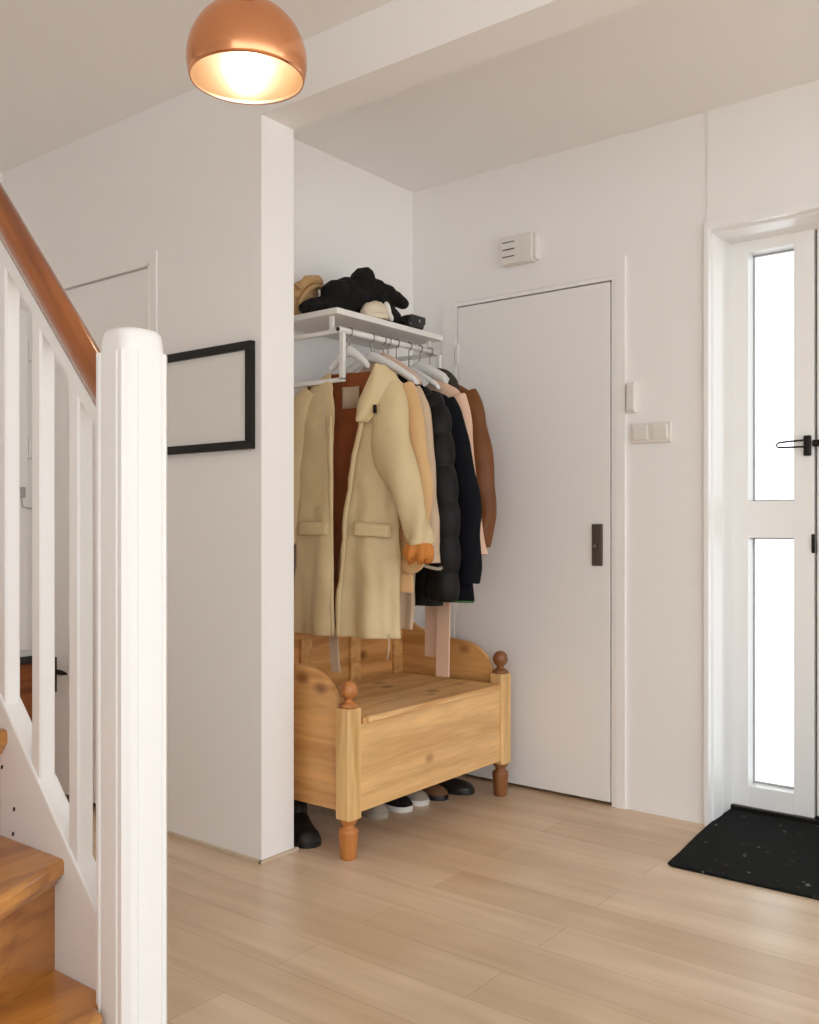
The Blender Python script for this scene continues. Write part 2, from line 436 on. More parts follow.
# stepped jamb of the front door
bm = BM()
box(bm, -1.277, -1.260, 3.394, 3.42, 0, 2.187); box(bm, -1.277, .02, 3.394, 3.42, 2.187, 2.21)
box(bm, -1.279, -1.258, 3.44, 3.54, 0, 2.182, .004); box(bm, -1.279, .02, 3.44, 3.54, 2.182, 2.196, .004)
box(bm, -1.275, -1.264, 3.56, 3.66, 0, 2.19, .002)
struct('trim_2', bm, M['trimw'], 'white stepped frame around the front door recess', 'door frame')

# ---- door in the partition wall behind the stairs
d3 = thing('door_3', 'closed white door in the partition wall behind the stair balusters', 'door', (-3.22, 2.13, 0), kind='structure')
def add3(bm, *a, **k):
    x0, x1, y0, y1, z0, z1 = a
    return box(bm, x0 + 3.22, x1 + 3.22, y0 - 2.14, y1 - 2.14, z0, z1, **k)
obj('door_leaf', add3(BM(), -3.575, -2.870, 2.140, 2.18, .025, 2.043, bev=.002), M['doorw'], d3)
bm = BM(); add3(bm, -2.864, -2.855, 2.130, 2.19, 0, 2.055); add3(bm, -3.60, -3.58, 2.130, 2.19, 0, 2.055); add3(bm, -3.60, -2.855, 2.130, 2.19, 2.048, 2.058)
obj('door_frame', bm, M['wall'], d3)
bm = BM(); add3(bm, -2.856, -2.817, 2.132, 2.141, 0, 2.095); add3(bm, -3.60, -2.856, 2.132, 2.141, 2.057, 2.095)
obj('architrave', bm, M['wall'], d3)
obj('door_gap', add3(BM(), -3.59, -2.86, 2.185, 2.198, 0, 2.05), M['gap'], d3)
hp = obj('lock_plate', add3(BM(), -3.492, -3.470, 2.131, 2.141, .43, .57, bev=.002), M['blackmetal'], d3)
bm = BM(); tube(bm, [(-.262, -.01, .525), (-.262, -.05, .525), (-.22, -.055, .525), (-.13, -.052, .524), (-.10, -.050, .522)], [.011, .011, .012, .010, .004], 10)
obj('door_handle', bm, M['blackmetal'], hp, smooth=True)

# ------------------------------------------------------------------ staircase
SY = 1.055
st = thing('staircase', 'steep wooden staircase with white balustrade at the left edge', 'staircase', (-1.49, 1.08, 0))
def so(name, bm, m, parent=None, **k):
    p = parent or st
    bmesh.ops.translate(bm, verts=bm.verts[:], vec=(1.49, -1.08, 0))
    return obj(name, bm, m, p, **k)
NX, NY, NW = -1.503, 1.078, .051
c = .012
sq = [(-NW + c, -NW), (NW - c, -NW), (NW, -NW + c), (NW, NW - c), (NW - c, NW), (-NW + c, NW), (-NW, NW - c), (-NW, -NW + c)]
def fluted(h0, h1):
    pts = []
    w = NW; g = .0035
    for q in range(4):
        side = [(-w + .012, -w), (-w + .020, -w), (-w + .022, -w + g), (-w + .027, -w + g), (-w + .029, -w), (w - .029, -w), (w - .027, -w + g), (w - .022, -w + g), (w - .020, -w), (w - .012, -w)]
        a = q * PI / 2
        pts += [(NX + x * math.cos(a) - y * math.sin(a), NY + x * math.sin(a) + y * math.cos(a)) for x, y in side]
    return prism(BM(), pts, h0, h1, 2)
nw = so('newel_post', fluted(0, 1.422), M['stairw'])
def rsq(w, r, z, n=8):
    out = []
    for q in range(4):
        for i in range(n + 1):
            a = q * PI / 2 + (i / n - .5) * PI / 2 + PI / 4
            cx = (w - r) * (1 if math.cos(q * PI / 2 + PI / 4) > 0 else -1); cy = (w - r) * (1 if math.sin(q * PI / 2 + PI / 4) > 0 else -1)
            out.append((NX + cx + r * math.cos(a), NY + cy + r * math.sin(a), z))
    return out
cap = loft(BM(), [rsq(.0485, .026, 1.422), rsq(.0475, .027, 1.444), rsq(.0455, .028, 1.458), rsq(.0410, .028, 1.465), rsq(.030, .024, 1.467)], True, True, True)
so('newel_cap', cap, M['stairw'], nw, flat_angle=50)
SL = 1.053                                     # rise per metre of the pitch line
def ztop(x): return .389 + (-1.61 - x) * SL    # top edge of the stringer
x1, x2 = -1.535, -2.75
so('stringer', prism(BM(), [(x1, ztop(x1)), (x1, 0.02), (x1 - .12, 0.0), (x2, ztop(x2) - .46), (x2, ztop(x2))], SY, SY + .045, 1, .004), M['stairw'])
for zt, back in ((.21, None), (.438, None), (.668, None), (.895, None)): pass
def tread(name, pts, zt, th=.036):
    so(name, prism(BM(), pts, zt - th, zt, 2, .010, 3), M['tread'])
yN, yF = .22, SY + .004
tread('tread', [(-1.532, 1.020), (-1.50, 1.012), (-1.02, yN), (-1.62, yN), (-1.76, yF), (-1.55, yF)], .212)
tread('tread', [(-1.695, yF), (-1.28, yN), (-1.80, yN), (-1.955, yF)], .439)
tread('tread', [(-1.908, yF), (-1.66, yN), (-2.0, yN), (-2.17, yF)], .668)
tread('tread', [(-2.125, yF), (-2.0, yN), (-2.34, yN), (-2.40, yF)], .896)
def riser(a, b, z0, z1):
    so('riser', prism(BM(), [a, b, (b[0] - .02, b[1]), (a[0] - .02, a[1])], z0, z1, 2), M['riser'])
riser((-1.555, 1.02), (-1.05, yN), 0.0, .176)
riser((-1.728, yF), (-1.32, yN), .205, .404)
riser((-1.938, yF), (-1.70, yN), .43, .633)
riser((-2.155, yF), (-2.04, yN), .66, .861)
# cove moulding under the lowest visible nosing
def cove(a, b, z):
    d = Vector((b[0] - a[0], b[1] - a[1], 0)).normalized(); nrm = Vector((-d.y, d.x, 0))
    if nrm.x < 0: nrm = -nrm
    prof = [(0, 0), (.022, 0), (.020, -.006), (.012, -.012), (.006, -.022), (0, -.024)]
    rings = [[Vector((p[0], p[1], z)) + nrm * u + Vector((0, 0, w)) for u, w in prof] for p in (a, b)]
    so('cove', loft(BM(), rings, True, True, True), M['tread'])
cove((-1.728, yF), (-1.32, yN), .404); cove((-1.938, yF), (-1.70, yN), .633)
# small nail dents in the near face of the stringer
st_face = [o for o in st.children if o.name.startswith('stringer')][0]
for hx, hz in ((-1.929, .584), (-1.880, .503), (-1.884, .450)):
    bm = BM(); bmesh.ops.create_icosphere(bm, subdivisions=2, radius=1, matrix=Matrix.Translation((hx, SY - .0002, hz)) @ Matrix.Rotation(.6, 4, 'Y') @ Matrix.Diagonal((.004, .0012, .006, 1)))
    so('nail_hole', bm, M['gap'], st_face, smooth=True)
# second stringer carrying the other ends of the treads
so('stringer', prism(BM(), [(-1.0, .25), (-1.0, 0), (-2.75, 1.0), (-2.75, 1.55), (-2.0, .98), (-1.3, .5)], yN - .04, yN, 1), M['stairw'])
# handrail (oval oak) and the white rail under it
RY = SY + .022
def zr(x): return 1.376 + (-1.60 - x) * 1.10
import mathutils
def ovalrail(x0, x1, prof, zf, off):
    t = Vector((-1, 0, 1.10)).normalized(); nrm = Vector((1.10, 0, 1)).normalized()
    rings = []
    for x in (x0, x1):
        cpt = Vector((x, RY, zf(x) + off))
        ring = []
        for u, w in prof:
            p = cpt + Vector((0, u, 0)) + nrm * w
            if x == x0:                        # cut plumb against the post
                p = p - t * ((p.x - x0) / t.x)
            ring.append(p)
        rings.append(ring)
    return loft(BM(), rings, True, True, True)
op = []
for i in range(28):
    a = 2 * PI * i / 28
    u = .029 * math.cos(a); w = .034 * math.sin(a)
    if w < 0: u *= (1.0 - .25 * (-w / .034)); w = max(w, -.030)
    op.append((u, w))
so('handrail', ovalrail(-1.532, -2.75, op, zr, 0.0), M['rail'], flat_angle=40)
so('lower_rail', ovalrail(-1.532, -2.75, [(-.018, -.012), (.018, -.012), (.018, .014), (-.018, .014)], zr, -.058), M['stairw'])
for xb in (-1.668, -1.804, -1.940, -2.076):
    w = .0175; ch = .004
    z0 = ztop(xb) - .03; z1 = zr(xb) - .062
    pts = [(-w + ch, -w), (w - ch, -w), (w, -w + ch), (w, w - ch), (w - ch, w), (-w + ch, w), (-w, w - ch), (-w, -w + ch)]
    so('baluster', prism(BM(), [(xb + a, RY + b) for a, b in pts], z0, z1, 2), M['stairw'])

# brown chest with a white cupboard on it, glimpsed between the balusters
ch = thing('wooden_chest', 'brown wooden chest with dark top glimpsed between the stair balusters', 'chest', (-3.745, 1.93, 0))
obj('body', bx(-.135, .125, -.20, .205, .06, .535, bev=.006), M['chest'], ch)
obj('top', bx(-.14, .135, -.21, .207, .535, .56, bev=.005), M['gap'], ch)
obj('plinth', bx(-.13, .115, -.19, .20, 0, .06), M['gap'], ch)
bm = BM()
for zz in (.20, .36): box(bm, .125, .132, -.20, .205, zz, zz + .012, .003)
obj('moulding', bm, M['chest'], ch)
wc = thing('white_cupboard', 'tall white cupboard standing on the brown chest behind the balusters', 'cupboard', (-3.745, 1.93, .56))
obj('body', bx(-.135, .10, -.20, .205, 0, 1.43, bev=.004), M['doorw'], wc)
obj('door', bx(.102, .122, -.20, .165, .03, 1.40, bev=.003), M['doorw'], wc)
for zz in (.86, 1.26): obj('hinge', bx(.10, .128, .166, .184, zz - .04, zz + .04, bev=.004), M['whitemetal'], wc)
bm = BM(); box(bm, .122, .130, .11, .15, .655, .70, bev=.003); tube(bm, [(.130, .13, .66), (.14, .13, .62), (.14, .16, .61), (.13, .185, .615)], .003, 6)
obj('latch', bm, M['chrome'], wc)

# ------------------------------------------------------------------ things on the walls
pf = thing('picture_frame', 'black framed blank pale grey picture on the partition wall', 'picture frame', (-2.552, 2.13, 1.353))
W2, H2, T2, B2 = .249, .355, .022, .028
bm = BM()
box(bm, -W2, W2, -T2, 0, 0, B2, .002); box(bm, -W2, W2, -T2, 0, H2 - B2, H2, .002); box(bm, -W2, -W2 + B2, -T2, 0, B2, H2 - B2, .002); box(bm, W2 - B2, W2, -T2, 0, B2, H2 - B2, .002)
obj('frame', bm, M['framek'], pf)
obj('print', bx(-W2 + B2, W2 - B2, -.010, -.004, B2, H2 - B2), M['print'], pf)

vt = thing('vent_box', 'white slotted box high on the back wall above the flat door', 'vent', (-2.065, 3.41, 2.195))
obj('housing', bx(-.076, .078, -.045, 0, 0, .118, bev=.006), M['plastic'], vt)
for k in range(3):
    obj('slot', bx(-.064, -.006, -.0475, -.044, .030 + k * .030, .0335 + k * .030), M['slot'], vt)
obj('side_cover', bx(.078, .092, -.036, 0, .006, .112, bev=.004), M['plastic'], vt)

sw = thing('light_switch', 'white double light switch beside the flat door', 'light switch', (-1.488, 3.41, 1.416))
obj('plate', bx(-.083, .083, -.010, 0, 0, .080, bev=.004), M['plastic'], sw)
for k in (-1, 1):
    bm = bx(-.030, .030, -.006, .004, -.028, .028, bev=.003)
    r_ = obj('rocker', bm, M['plastic'], sw, (k * .039, -.011, .041)); r_.rotation_euler = (math.radians(4), 0, 0)
sn = thing('sensor_box', 'small narrow white sensor on the wall above the double switch', 'sensor', (-1.566, 3.41, 1.537))
obj('housing', bx(-.020, .020, -.018, 0, 0, .118, bev=.005), M['plastic'], sn)
obj('cover', bx(-.012, .018, -.024, -.016, .008, .110, bev=.003), M['plastic'], sn)

# ------------------------------------------------------------------ doormat
dm = BM()
pts = [(-1.262, 3.63), (-1.264, 3.45), (-1.250, 3.25), (-1.230, 3.05), (-1.222, 2.93), (-1.204, 2.916), (-.85, 2.92), (-.35, 2.925), (-.12, 2.93), (-.12, 3.63)]
prism(dm, pts, .0005, .010, 2, .003)
tag(obj('doormat', dm, M['mat']), 'worn black doormat on the floor in front of the front door', 'doormat')

# ------------------------------------------------------------------ pendant lamp
LX, LY, LZ, LR = -1.672, 1.520, 2.197, .1405
lm = thing('pendant_lamp', 'round polished copper pendant lamp glowing under the ceiling', 'lamp', (LX, LY, LZ))
prof = []
phi0 = -math.asin(.31)
for i in range(25):
    a = phi0 + (PI / 2 - .10 - phi0) * i / 24
    prof.append((LR * math.cos(a), LR * math.sin(a)))
shade = obj('shade', lathe(BM(), prof, n=64), [M['copper'], M['coppin']], lm, smooth=True)
solid(shade, .003, 0, -1, 1)
obj('cap', lathe(BM(), [(.0, LR + .036), (.022, LR + .035), (.024, LR + .02), (.026, LR - .004), (.0, LR - .005)]), M['copper'], lm, flat_angle=50)
obj('cord', tube(BM(), [(0, 0, LR + .03), (0, 0, CEIL - LZ - .02)], .003, 8), M['blackmetal'], lm, smooth=True)
obj('canopy', lathe(BM(), [(.0, CEIL - LZ - .03), (.04, CEIL - LZ - .028), (.05, CEIL - LZ - .001), (0, CEIL - LZ - .0005)]), M['copper'], lm, flat_angle=40)
sk = obj('socket', lathe(BM(), [(.0, .055), (.018, .056), (.018, .10), (.014, LR - .004), (0, LR - .003)]), M['whitemetal'], lm, flat_angle=50)
obj('bulb', lathe(BM(), [(0, -.030), (.014, -.028), (.025, -.018), (.030, -.002), (.028, .014), (.020, .034), (.013, .052), (0, .056)], n=24), M['bulb'], sk, smooth=True)

# ------------------------------------------------------------------ pine storage bench
bn = thing('storage_bench', 'honey pine storage bench with ball-topped posts below the coats', 'bench', (-2.33, 2.80, 0))
def bo(name, bm, m, parent=None, **k):
    bmesh.ops.translate(bm, verts=bm.verts[:], vec=(2.33, -2.80, 0))
    return obj(name, bm, m, parent or bn, **k)
PX = -2.078
bo('front_panel', bx(-2.078, -2.058, 2.365, 3.245, .148, .440, bev=.002), M['pine'])
bo('seat_lid', bx(-2.56, -2.046, 2.405, 3.215, .440, .463, bev=.006, seg=3), M['pinelid'])
for y in (2.392, 3.229): bo('lid_cleat', bx(-2.56, -2.052, y - .011, y + .011, .441, .461, bev=.003), M['pinex'])
bo('back_panel', bx(-2.615, -2.597, 2.33, 3.275, .15, .70), M['pineshade'])
bm = BM(); box(bm, -2.599, -2.580, 2.335, 3.27, .66, .72, .003)
bo('top_rail', bm, M['pineshade'])
for y in (2.37, 2.66, 2.95, 3.235):
    bo('stile', bx(-2.599, -2.582, y - .03, y + .03, .44, .66, bev=.003), M['pinex'])
arm = [(-2.615, .15), (-2.615, .70), (-2.56, .70), (-2.50, .66), (-2.42, .632), (-2.30, .622)]
for i in range(9):
    a = PI / 2 * (1 - i / 8)
    arm.append((-2.275 + .165 * math.cos(a), .475 + .145 * math.sin(a)))
arm += [(-2.085, .47), (-2.085, .155)]
for y in (2.326, 3.262):
    bo('end_panel', prism(BM(), arm, y, y + .02, 1, .003), M['pinex'])
for y in (2.321, 3.281):
    bo('side_board', bx(-2.60, -2.10, y, y + .006, .155, .385, bev=.002), M['pinex'])
for y, mt, lt in ((2.336, M['turn'], 'orange-brown'), (3.268, M['turnd'], 'dark brown')):
    w = .034; cc = .009
    pp = [(-w + cc, -w), (w - cc, -w), (w, -w + cc), (w, w - cc), (w - cc, w), (-w + cc, w), (-w, w - cc), (-w, -w + cc)]
    po = bo('post', prism(BM(), [(PX + a, y + b) for a, b in pp], .134, .500, 2, .002), M['postw'])
    f = [(0, .500), (.030, .500), (.033, .505), (.030, .511), (.022, .516), (.015, .521), (.0135, .527), (.017, .531)]
    for i in range(1, 13):
        a = -PI / 2 + .55 + (PI - .55) * i / 12
        r = .0315 * math.cos(a); z = .558 + .0315 * math.sin(a)
        if i == 6: r *= .955
        f.append((max(r, 0), z))
    fi = bo('finial', lathe(BM(), f, (PX, y, 0)), mt, po, flat_angle=60); fi['label'] = lt + ' turned ball finial'
    lg = [(0, 0), (.024, 0), (.0265, .004), (.029, .03), (.033, .088), (.0335, .094), (.030, .099), (.023, .103), (.020, .108), (.021, .114), (.028, .122), (.030, .128), (.030, .134), (0, .134)]
    bo('leg', lathe(BM(), lg, (PX, y, 0)), M['turn'] if y < 3 else M['turnd'], po, flat_angle=50)
for y in (2.345, 3.26):
    bo('leg', bx(-2.615, -2.555, y - .03, y + .03, 0, .15, bev=.004), M['pinex'])
bo('bottom_board', bx(-2.60, -2.08, 2.345, 3.262, .152, .168), M['pinex'])

# ------------------------------------------------------------------ shelf rack
RX = -2.30
rk = thing('coat_rack', 'white wall shelf with coat rail on bracket frames above the coats', 'coat rack', (-2.64, 2.84, 1.6))
def ro(name, bm, m, parent=None, **k):
    bmesh.ops.translate(bm, verts=bm.verts[:], vec=(2.64, -2.84, -1.6))
    return obj(name, bm, m, parent or rk, **k)
ro('shelf_board', bx(-2.64, -2.30, 2.523, 3.178, 1.869, 1.891, bev=.002), M['shelfw'])
ro('rail', tube(BM(), [(RX, 2.53, 1.812), (RX, 3.158, 1.812)], .011, 16), M['whitemetal'], smooth=True)
for y in (2.553, 3.145):
    bm = BM()
    box(bm, -2.64, RX + .010, y - .008, y + .008, 1.803, 1.819, .002)
    box(bm, RX - .010, RX + .010, y - .008, y + .008, 1.630, 1.819, .002)
    box(bm, -2.64, RX + .010, y - .008, y + .008, 1.624, 1.640, .002)
    box(bm, RX - .06, RX - .044, y - .006, y + .006, 1.815, 1.871, .001)
    box(bm, -2.64, -2.632, y - .012, y + .012, 1.61, 1.86, .002)
    ro('bracket', bm, M['whitemetal'])
for y in (2.529, 3.159):
    ro('end_cap', tube(BM(), [(RX, y - .002, 1.812), (RX, y + .002, 1.812)], .008, 12), M['blackmetal'])

# ------------------------------------------------------------------ coat hangers
def hanger(y, m, label, half=.205, drop=.095, rz=math.radians(3), zc=1.735, th=.009, flat=.020, x=RX):
    t = thing('coat_hanger', label, 'coat hanger', (x, y, zc - drop - .03), rz, 'coat hangers on the rail')
    rings = []
    n = 24
    for i in range(n + 1):
        s = -1 + 2 * i / n
        zz = -drop * abs(s) ** 1.25 + drop + .03
        h = flat * (1 - .25 * abs(s)) if abs(s) < .97 else flat * .5
        xx = half * s
        ring = []
        for k in range(10):
            a = 2 * PI * k / 10
            ring.append((xx, th * math.cos(a) * (1 + .5 * abs(s)), zz + h * math.sin(a)))
        rings.append(ring)
    obj('body', loft(BM(), rings, True, True, True), m, t, flat_angle=60)
    zb = drop + .03 + flat * .8; zrail = 1.812 - (zc - drop - .03)
    pts = [(0, 0, zb), (0, 0, zrail - .028)]
    for i in range(11):
        a = -PI / 2 + i / 10 * PI * 1.25
        pts.append((.016 * math.cos(a) , 0, zrail - .001 + .016 * math.sin(a)))
    hk = obj('hook', tube(BM(), pts, .0022, 7), M['steel'], t, smooth=True)
    hk.rotation_euler = (0, 0, -rz)
    return t

# ------------------------------------------------------------------ coats
R1 = math.radians(8)
R0 = math.radians(3)
def sup(th, a, b, p):
    c_, s_ = math.cos(th), math.sin(th)
    return a * math.copysign(abs(c_) ** (2 / p), c_), b * math.copysign(abs(s_) ** (2 / p), s_)

def shell(rows, hem, n=56, nz=46, fold=.010, fk=7, ph=0.0, quilt=None, gap=None, fold_top=None):
    """rows (z, xc, yc, a, b, p) top to bottom; returns a bmesh with local z above the hem"""
    rows = catmull(rows, nz); ztop_, zbot = rows[0][0], rows[-1][0]
    rings = []
    for z, xc, yc, a, b, p in rows:
        f = (ztop_ - z) / (ztop_ - zbot)
        amp = fold * (f ** 1.3)
        if gap is None: ths = [2 * PI * i / n for i in range(n)]
        else:
            gl, gr = gap(z)
            tr = -math.acos(max(-1, min(1, math.copysign(abs((gr - xc) / a) ** (p / 2), gr - xc))))
            tl = -math.acos(max(-1, min(1, math.copysign(abs((gl - xc) / a) ** (p / 2), gl - xc))))
            ths = [tr + (2 * PI + tl - tr) * i / (n - 1) for i in range(n)]
        ring = []
        for th in ths:
            x, y = sup(th, a, b, p)
            d = amp * (math.sin(fk * th + ph + 1.5 * f) + .5 * math.sin((fk * 2 - 3) * th + 2.1 * ph))
            if quilt:
                q = abs(math.sin(PI * (ztop_ - z) / quilt)) ** .5
                d += .016 * (q - .7)
            L_ = math.hypot(x / max(a, 1e-4), y / max(b, 1e-4)) or 1
            ring.append((xc + x + d * math.cos(th) * .6, yc + y + d * math.sin(th), z - hem))
        rings.append(ring)
    return loft(BM(), rings, gap is None)

def sleeve(rows, hem, n=22, nz=26, fold=.004, quilt=None):
    """rows (x, y, z, rx, ry)"""
    rows = catmull(rows, nz); rings = []
    for i, (x, y, z, rx, ry) in enumerate(rows):
        a = rows[max(i - 1, 0)]; b = rows[min(i + 1, nz - 1)]
        t = Vector((b[0] - a[0], 0, b[2] - a[2])).normalized(); pv = Vector((t.z, 0, -t.x))
        if pv.x < 0: pv = -pv
        q = 0.0
        if quilt: q = .014 * (abs(math.sin(PI * i / (nz - 1) * quilt)) ** .45 - .7)
        ring = []
        for k in range(n):
            th = 2 * PI * k / n
            d = 1 + fold / .05 * math.sin(3 * th + i * .5) * (i / nz)
            ring.append(Vector((x, y, z - hem)) + pv * (rx * d + q) * math.cos(th) + Vector((0, 1, 0)) * (ry * d + q) * math.sin(th))
        rings.append(ring)
    return loft(BM(), rings, True)

def strap(bm, pts, w, t=.004, axis=Vector((1, 0, 0))):
    rings = []
    for p in pts:
        p = Vector(p); rings.append([p - axis * w / 2 + Vector((0, -t, 0)), p + axis * w / 2 + Vector((0, -t, 0)), p + axis * w / 2 + Vector((0, t, 0)), p - axis * w / 2 + Vector((0, t, 0))])
    return loft(bm, rings, True, True, True)

def coat(name, label, cat, x, y, hem, rz=R0):
    return thing(name, label, cat, (x, y, hem), rz, 'coats on the rail')

CREASE = bpy.data.textures.new('cloth_creases', 'CLOUDS'); CREASE.noise_scale = .11; CREASE.noise_depth = 2
def cpart(name, bm, m, parent, th=.005, inner=None, sub=1, crease=.024):
    o = obj(name, bm, m, parent, smooth=True)
    if crease:
        d = o.modifiers.new('creases', 'DISPLACE'); d.texture = CREASE; d.strength = crease; d.texture_coords = 'LOCAL'; d.mid_level = .5
    if th: solid(o, th, sub, -1, inner)
    return o

# 1 beige raincoat, open at the front, rust lining
def interp(tab, z):
    """tab: (z, value) pairs from high to low z"""
    if z >= tab[0][0]: return tab[0][1]
    for (za, va), (zb, vb) in zip(tab, tab[1:]):
        if z >= zb:
            f = (za - z) / (za - zb); f = f * f * (3 - 2 * f) * .4 + f * .6
            return va + (vb - va) * f
    return tab[-1][1]
H = .700
g1 = coat('raincoat', 'open beige raincoat with rust lining hanging foremost on the rail', 'raincoat', -2.262, 2.598, H, R1)
rows = [(1.668, -.01, .005, .125, .030, 2.3), (1.650, -.015, .005, .160, .036, 2.4), (1.610, -.025, .0, .195, .046, 2.5), (1.55, -.03, -.005, .208, .054, 2.6), (1.40, -.035, -.008, .206, .058, 2.6), (1.15, -.04, -.010, .206, .060, 2.6), (.92, -.045, -.010, .214, .064, 2.6), (.700, -.05, -.010, .224, .066, 2.6)]
GR = [(1.668, .118), (1.60, .086), (1.53, .060), (1.478, .050), (1.30, .012), (1.12, -.018), (.836, -.044), (.700, -.050)]
GL = [(1.668, -.112), (1.60, -.078), (1.53, -.066), (1.12, -.060), (.700, -.054)]
def gapf(z):
    gl = interp(GL, z); return gl, max(interp(GR, z), gl + .005)
cpart('body', shell(rows, H, 96, 60, .016, 7, .6, gap=gapf), [M['beige'], M['rust']], g1, .006, 1, 1, .026)
# sleeves: the near one hangs forward and shows its ruffled lining
cpart('sleeve', sleeve([(.135, -.015, 1.615, .045, .040), (.152, -.025, 1.54, .062, .050), (.164, -.040, 1.43, .074, .052), (.186, -.055, 1.335, .080, .048), (.238, -.064, 1.225, .058, .046), (.272, -.068, 1.14, .046, .044), (.288, -.070, 1.08, .044, .044), (.294, -.072, 1.035, .047, .046)], H, fold=.010), [M['beige'], M['rust']], g1, .005, 1)
cpart('sleeve', sleeve([(-.185, -.01, 1.60, .045, .040), (-.235, -.01, 1.53, .06, .05), (-.262, -.01, 1.38, .060, .05), (-.280, -.01, 1.20, .055, .045), (-.285, -.01, 1.03, .046, .042)], H), [M['beige'], M['rust']], g1, .005, 1)
bm = BM(); rings = []
for i in range(6):
    ring = []
    for k in range(56):
        a = 2 * PI * k / 56
        r = (.041, .050, .048, .040, .024, .005)[i] * (1 + (.0, .10, .18, .26, .34, 0)[i] * math.sin(7 * a + .8 * i))
        ring.append((.294 + r * math.cos(a), -.072 + r * math.sin(a), 1.036 - H + (.006, -.010, -.038, -.058, -.050, -.034)[i] + .010 * math.sin(5 * a + i) * (i in (2, 3, 4))))
    rings.append(ring)
loft(bm, rings, True)
cf = obj('cuff', bm, M['cuffr'], g1, smooth=True); cf['label'] = 'orange ruffled lining turned out of the cuff'
def front_y(x): return -.012 - .062 * max(0.0, 1 - abs((x + .035) / .215) ** 2.6) ** (1 / 2.6)
def lapel(inner, outer, lift):
    a = catmull(inner, 14); b = catmull(outer, 14); bm = BM(); rg = []
    for p, q in zip(a, b):
        r = []
        for k in range(9):
            f = k / 8
            x = p[0] + (q[0] - p[0]) * f; z = p[1] + (q[1] - p[1]) * f
            r.append((x, front_y(x) - .006 - lift * math.sin(PI * min(1, f * 1.15 + .12)) ** .8, z - H))
        rg.append(r)
    return loft(bm, rg, False)
lp_ = cpart('lapel', lapel([(.120, 1.672), (.088, 1.608), (.052, 1.535), (.046, 1.47)], [(.152, 1.668), (.184, 1.622), (.192, 1.575), (.082, 1.462)], .026), M['beige'], g1, .008, None, 1, .010)
obj('zip_pull', bx(.118, .132, front_y(.125) - .030, front_y(.125) - .024, 1.495 - H, 1.525 - H, bev=.002), M['blackmetal'], g1)
# placket bands along both front edges
for sg, tab in ((1, GR), (-1, GL)):
    bm = BM(); rg = []
    for k in range(40):
        z = 1.50 - (1.50 - .705) * k / 39; e0 = interp(tab, z)
        rg.append([(e0 + sg * .020 * q / 3, front_y(e0 + sg * .020 * q / 3) - (.003, .006, .006, .003)[q], z - H) for q in range(4)])
    loft(bm, rg, False)
    cpart('placket', bm, M['beige'], g1, .003, None, 0, .026)
# inside neck facing
bm = BM()
loft(bm, [[(-.085 + .075 * k / 8, .030 - .010 * (k / 4 - 1) ** 2, z - H) for k in range(9)] for z in (1.615, 1.58, 1.535)], False)
cpart('neck_facing', bm, M['taupe'], g1, .003, None, 0, 0)
for xa, xb in ((-.235, -.080), (.030, .168)):
    bm = BM(); rg = []
    for z, dy in ((1.115, .001), (1.10, .004), (1.072, .007), (1.066, .005)):
        rg.append([(xa + (xb - xa) * k / 10, front_y(xa + (xb - xa) * k / 10) - dy - .004, z - .008 * k / 10 * (1 if xa > 0 else 0) - H) for k in range(11)])
    loft(bm, rg, False)
    cpart('pocket_flap', bm, M['beige'], g1, .004, None, 0, .006)
obj('drawstring', tube(BM(), [(-.094, -.078, 1.58 - H), (-.096, -.084, 1.50 - H), (-.094, -.086, 1.41 - H)], .003, 6), M['taupe'], g1, smooth=True)
obj('belt', strap(BM(), [(-.125, .02, .78 - H), (-.125, .022, .68 - H), (-.120, .022, .60 - H), (-.112, .022, .555 - H)], .036), M['taupe'], g1)
obj('hem_string', tube(BM(), [(.160, -.05, .72 - H), (.163, -.055, .67 - H), (.155, -.055, .63 - H)], .0025, 6), M['taupe'], g1, smooth=True)
hanger(2.590, M['hangw'], 'small white hanger inside the open beige raincoat', .080, .058, R1, 1.742, .010, .022)

# 2 camel coat
H = .86
g2 = coat('camel_coat', 'camel coat showing a narrow strip behind the beige raincoat sleeve', 'coat', -2.300, 2.678, H)
cpart('body', shell([(1.655, 0, 0, .07, .024, 2.2), (1.62, 0, 0, .165, .028, 2.4), (1.57, 0, 0, .205, .032, 2.5), (1.45, 0, 0, .212, .032, 2.6), (1.2, 0, 0, .214, .034, 2.6), (1.0, 0, 0, .216, .034, 2.6), (.86, 0, 0, .222, .036, 2.6)], H, fold=.006, ph=1.0), M['camel'], g2)
cpart('sleeve', sleeve([(0.170, 0, 1.60, .05, .032), (0.209, -.005, 1.52, .055, .036), (0.234, -.008, 1.38, .054, .036), (0.252, -.01, 1.2, .050, .036), (0.240, -.015, 1.05, .046, .034), (0.226, -.02, .975, .046, .034)], H), M['camel'], g2)
bm = BM(); loft(bm, [[(x, y + .01 * math.sin(9 * x), z - H) for x, z in ((.16, 1.06 - s * .10), (.21, 1.03 - s * .11), (.27, 1.00 - s * .07), (.30, 1.01 - s * .05))] for s, y in ((0, -.036), (.5, -.050), (1, -.052))], False)
cpart('cuff', bm, M['camel'], g2, .006, None, 1)
hanger(2.715, M['hangw'], 'long white hanger sloping bare in front of the taupe trench coat', .200, .110, math.radians(6), 1.738, .012, .021)

